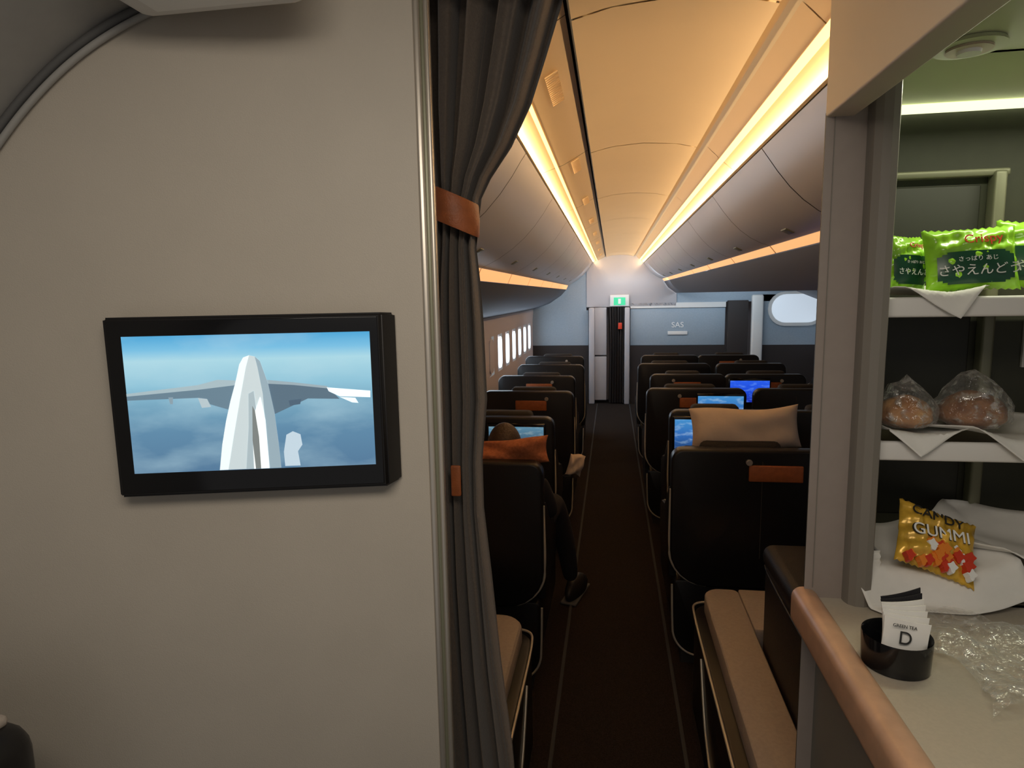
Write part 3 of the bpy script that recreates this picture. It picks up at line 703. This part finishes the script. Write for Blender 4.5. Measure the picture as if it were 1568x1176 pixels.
def headfn(c):
    x, y, z = c
    if z < 0: x *= 1-0.28*(-z); y = y*(1-0.1*(-z))+0.12*(-z)
    return Vector((x, y, z))
hx, hy, hz = -.50, 2.92, 1.030
lumpy('head', (hx, hy, hz), (.074, .092, .112), M['skin'], headfn)
def hairfn(c):
    x, y, z = c
    if y > 0.25 and z < 0.35: y = 0.25+(y-0.25)*0.1
    if z < -0.55: z = -0.55
    return Vector((x, y, z))
lumpy('hair', (hx, hy-0.012, hz+0.012), (.082, .094, .116), M['hair'], hairfn)
for sx in (-1, 1):
    lumpy('ear', (hx+sx*.077, hy, hz-.01), (.009, .018, .030), M['skin'])
    lumpy('eye', (hx+sx*.030, hy+.083, hz), (.012, .008, .008), M['whitep'])
    lumpy('iris', (hx+sx*.030, hy+.090, hz), (.005, .003, .005), M['blackp'])
lumpy('nose', (hx, hy+.098, hz-.025), (.012, .016, .022), M['skin'])
lumpy('mouth', (hx, hy+.094, hz-.058), (.022, .006, .006), M['red'])
skin('neck', [(-.50, 2.90, .94), (-.50, 2.905, .98), (-.50, 2.915, 1.02)], [(0, 1), (1, 2)], [.055, .05, .05], M['skin'])
for sx, w in ((1, (-.36, 3.16, .69)), (-1, (-.62, 3.16, .71))):
    wx, wy_, wz = w
    skin('palm', [(wx, wy_-.01, wz), (wx-sx*.01, wy_+.04, wz+.012), (wx-sx*.012, wy_+.085, wz+.014)], [(0, 1), (1, 2)], [(.026, .02), (.036, .017), (.038, .014)], M['skin'])
    for k, (o_, L) in enumerate(((-.030, .058), (-.010, .068), (.010, .064), (.029, .050))):
        bx_ = wx-sx*.012+o_; b0 = wy_+.08
        skin('finger_%d' % k, [(bx_, b0, wz+.014), (bx_+o_*.1, b0+L*.5, wz+.018), (bx_+o_*.15, b0+L*.8, wz+.006), (bx_+o_*.15, b0+L, wz-.010)], [(0, 1), (1, 2), (2, 3)], [.009, .0085, .008, .007], M['skin'])
    skin('thumb', [(wx-sx*.028, wy_+.02, wz+.010), (wx-sx*.055, wy_+.045, wz+.010), (wx-sx*.062, wy_+.075, wz+.004)], [(0, 1), (1, 2)], [.011, .010, .008], M['skin'])
for k, (ax, ay, yaw) in enumerate(((-.225, 3.47, -0.25), (-.64, 3.48, 0.0))):
    def shoefn(c):
        x, y, z = c
        if z < -0.5: z = -0.5
        if y > 0.2: z = z*(1-0.45*(y-.2)) if z > 0 else z
        x *= 1+0.15*math.sin(y*2)
        return Vector((x, y, z))
    lumpy('shoe_%d' % k, (ax+0.02, ay+.085, .052), (.052, .150, .075), M['shoe'], shoefn, (0, 0, yaw))
    rbox('sole_%d' % k, ax-.028, ax+.068, ay-.06, ay+.228, 0.0, .018, M['rubber'], pg, .008, rot=(0, 0, yaw))

# ---------------------------------------------------------------- lights
W = bpy.data.worlds.new('world'); scene.world = W; W.use_nodes = True
W.node_tree.nodes['Background'].inputs[0].default_value = (0.95, 0.92, 0.90, 1)
W.node_tree.nodes['Background'].inputs[1].default_value = 0.22
area('entry_fill_lamp', (-0.02, 0.0, 2.2), 0.8, 0.4, 9.0, (1.0, 0.89, 0.75), (math.radians(16), 0, 0))  # unseen lamp added overhead to brighten the front wall
area('cove_lamp_right', (0.478, 5.80, H+.468), 0.02, 8.9, 23, (1.0, 0.70, 0.40), (0, math.radians(122), 0))
area('cove_lamp_left', (-0.288, 5.80, H+.490), 0.02, 8.9, 18, (1.0, 0.69, 0.38), (0, math.radians(-118), 0))
area('niche_lamp', (0.85, 1.28, 2.11), 0.6, 0.04, 2.2, (1.0, 1.0, 0.72), (math.radians(-10), 0, 0))
area('window_daylight', (-1.2, 7.4, 1.2), 0.4, 5.0, 24, (0.70, 0.85, 1.0), (0, math.radians(-90), 0))
area('bulkhead_area_light', (0.9, YB-0.9, 2.0), 2.4, 0.3, 17, (0.72, 0.87, 1.0), (math.radians(50), 0, 0))  # cool area lamp under the ceiling, facing the far bulkhead

# ---------------------------------------------------------------- camera
th = math.radians(8.97); ph = math.radians(7.88); rho = 0.0185
Rv = Vector((math.cos(th), math.sin(th), 0))
Fv = Vector((-math.sin(th)*math.cos(ph), math.cos(th)*math.cos(ph), -math.sin(ph)))
Uv = Rv.cross(Fv)
R2 = (Rv-rho*Uv).normalized(); U2 = (Uv+rho*Rv).normalized()
cam = bpy.data.cameras.new('camera'); co = bpy.data.objects.new('camera', cam); col.objects.link(co)
m = Matrix((( R2.x, U2.x, -Fv.x, 0), (R2.y, U2.y, -Fv.y, 0), (R2.z, U2.z, -Fv.z, H), (0, 0, 0, 1)))
co.matrix_world = m
cam.sensor_width = 36; cam.lens = 975/1568*36; cam.clip_start = 0.02
scene.camera = co
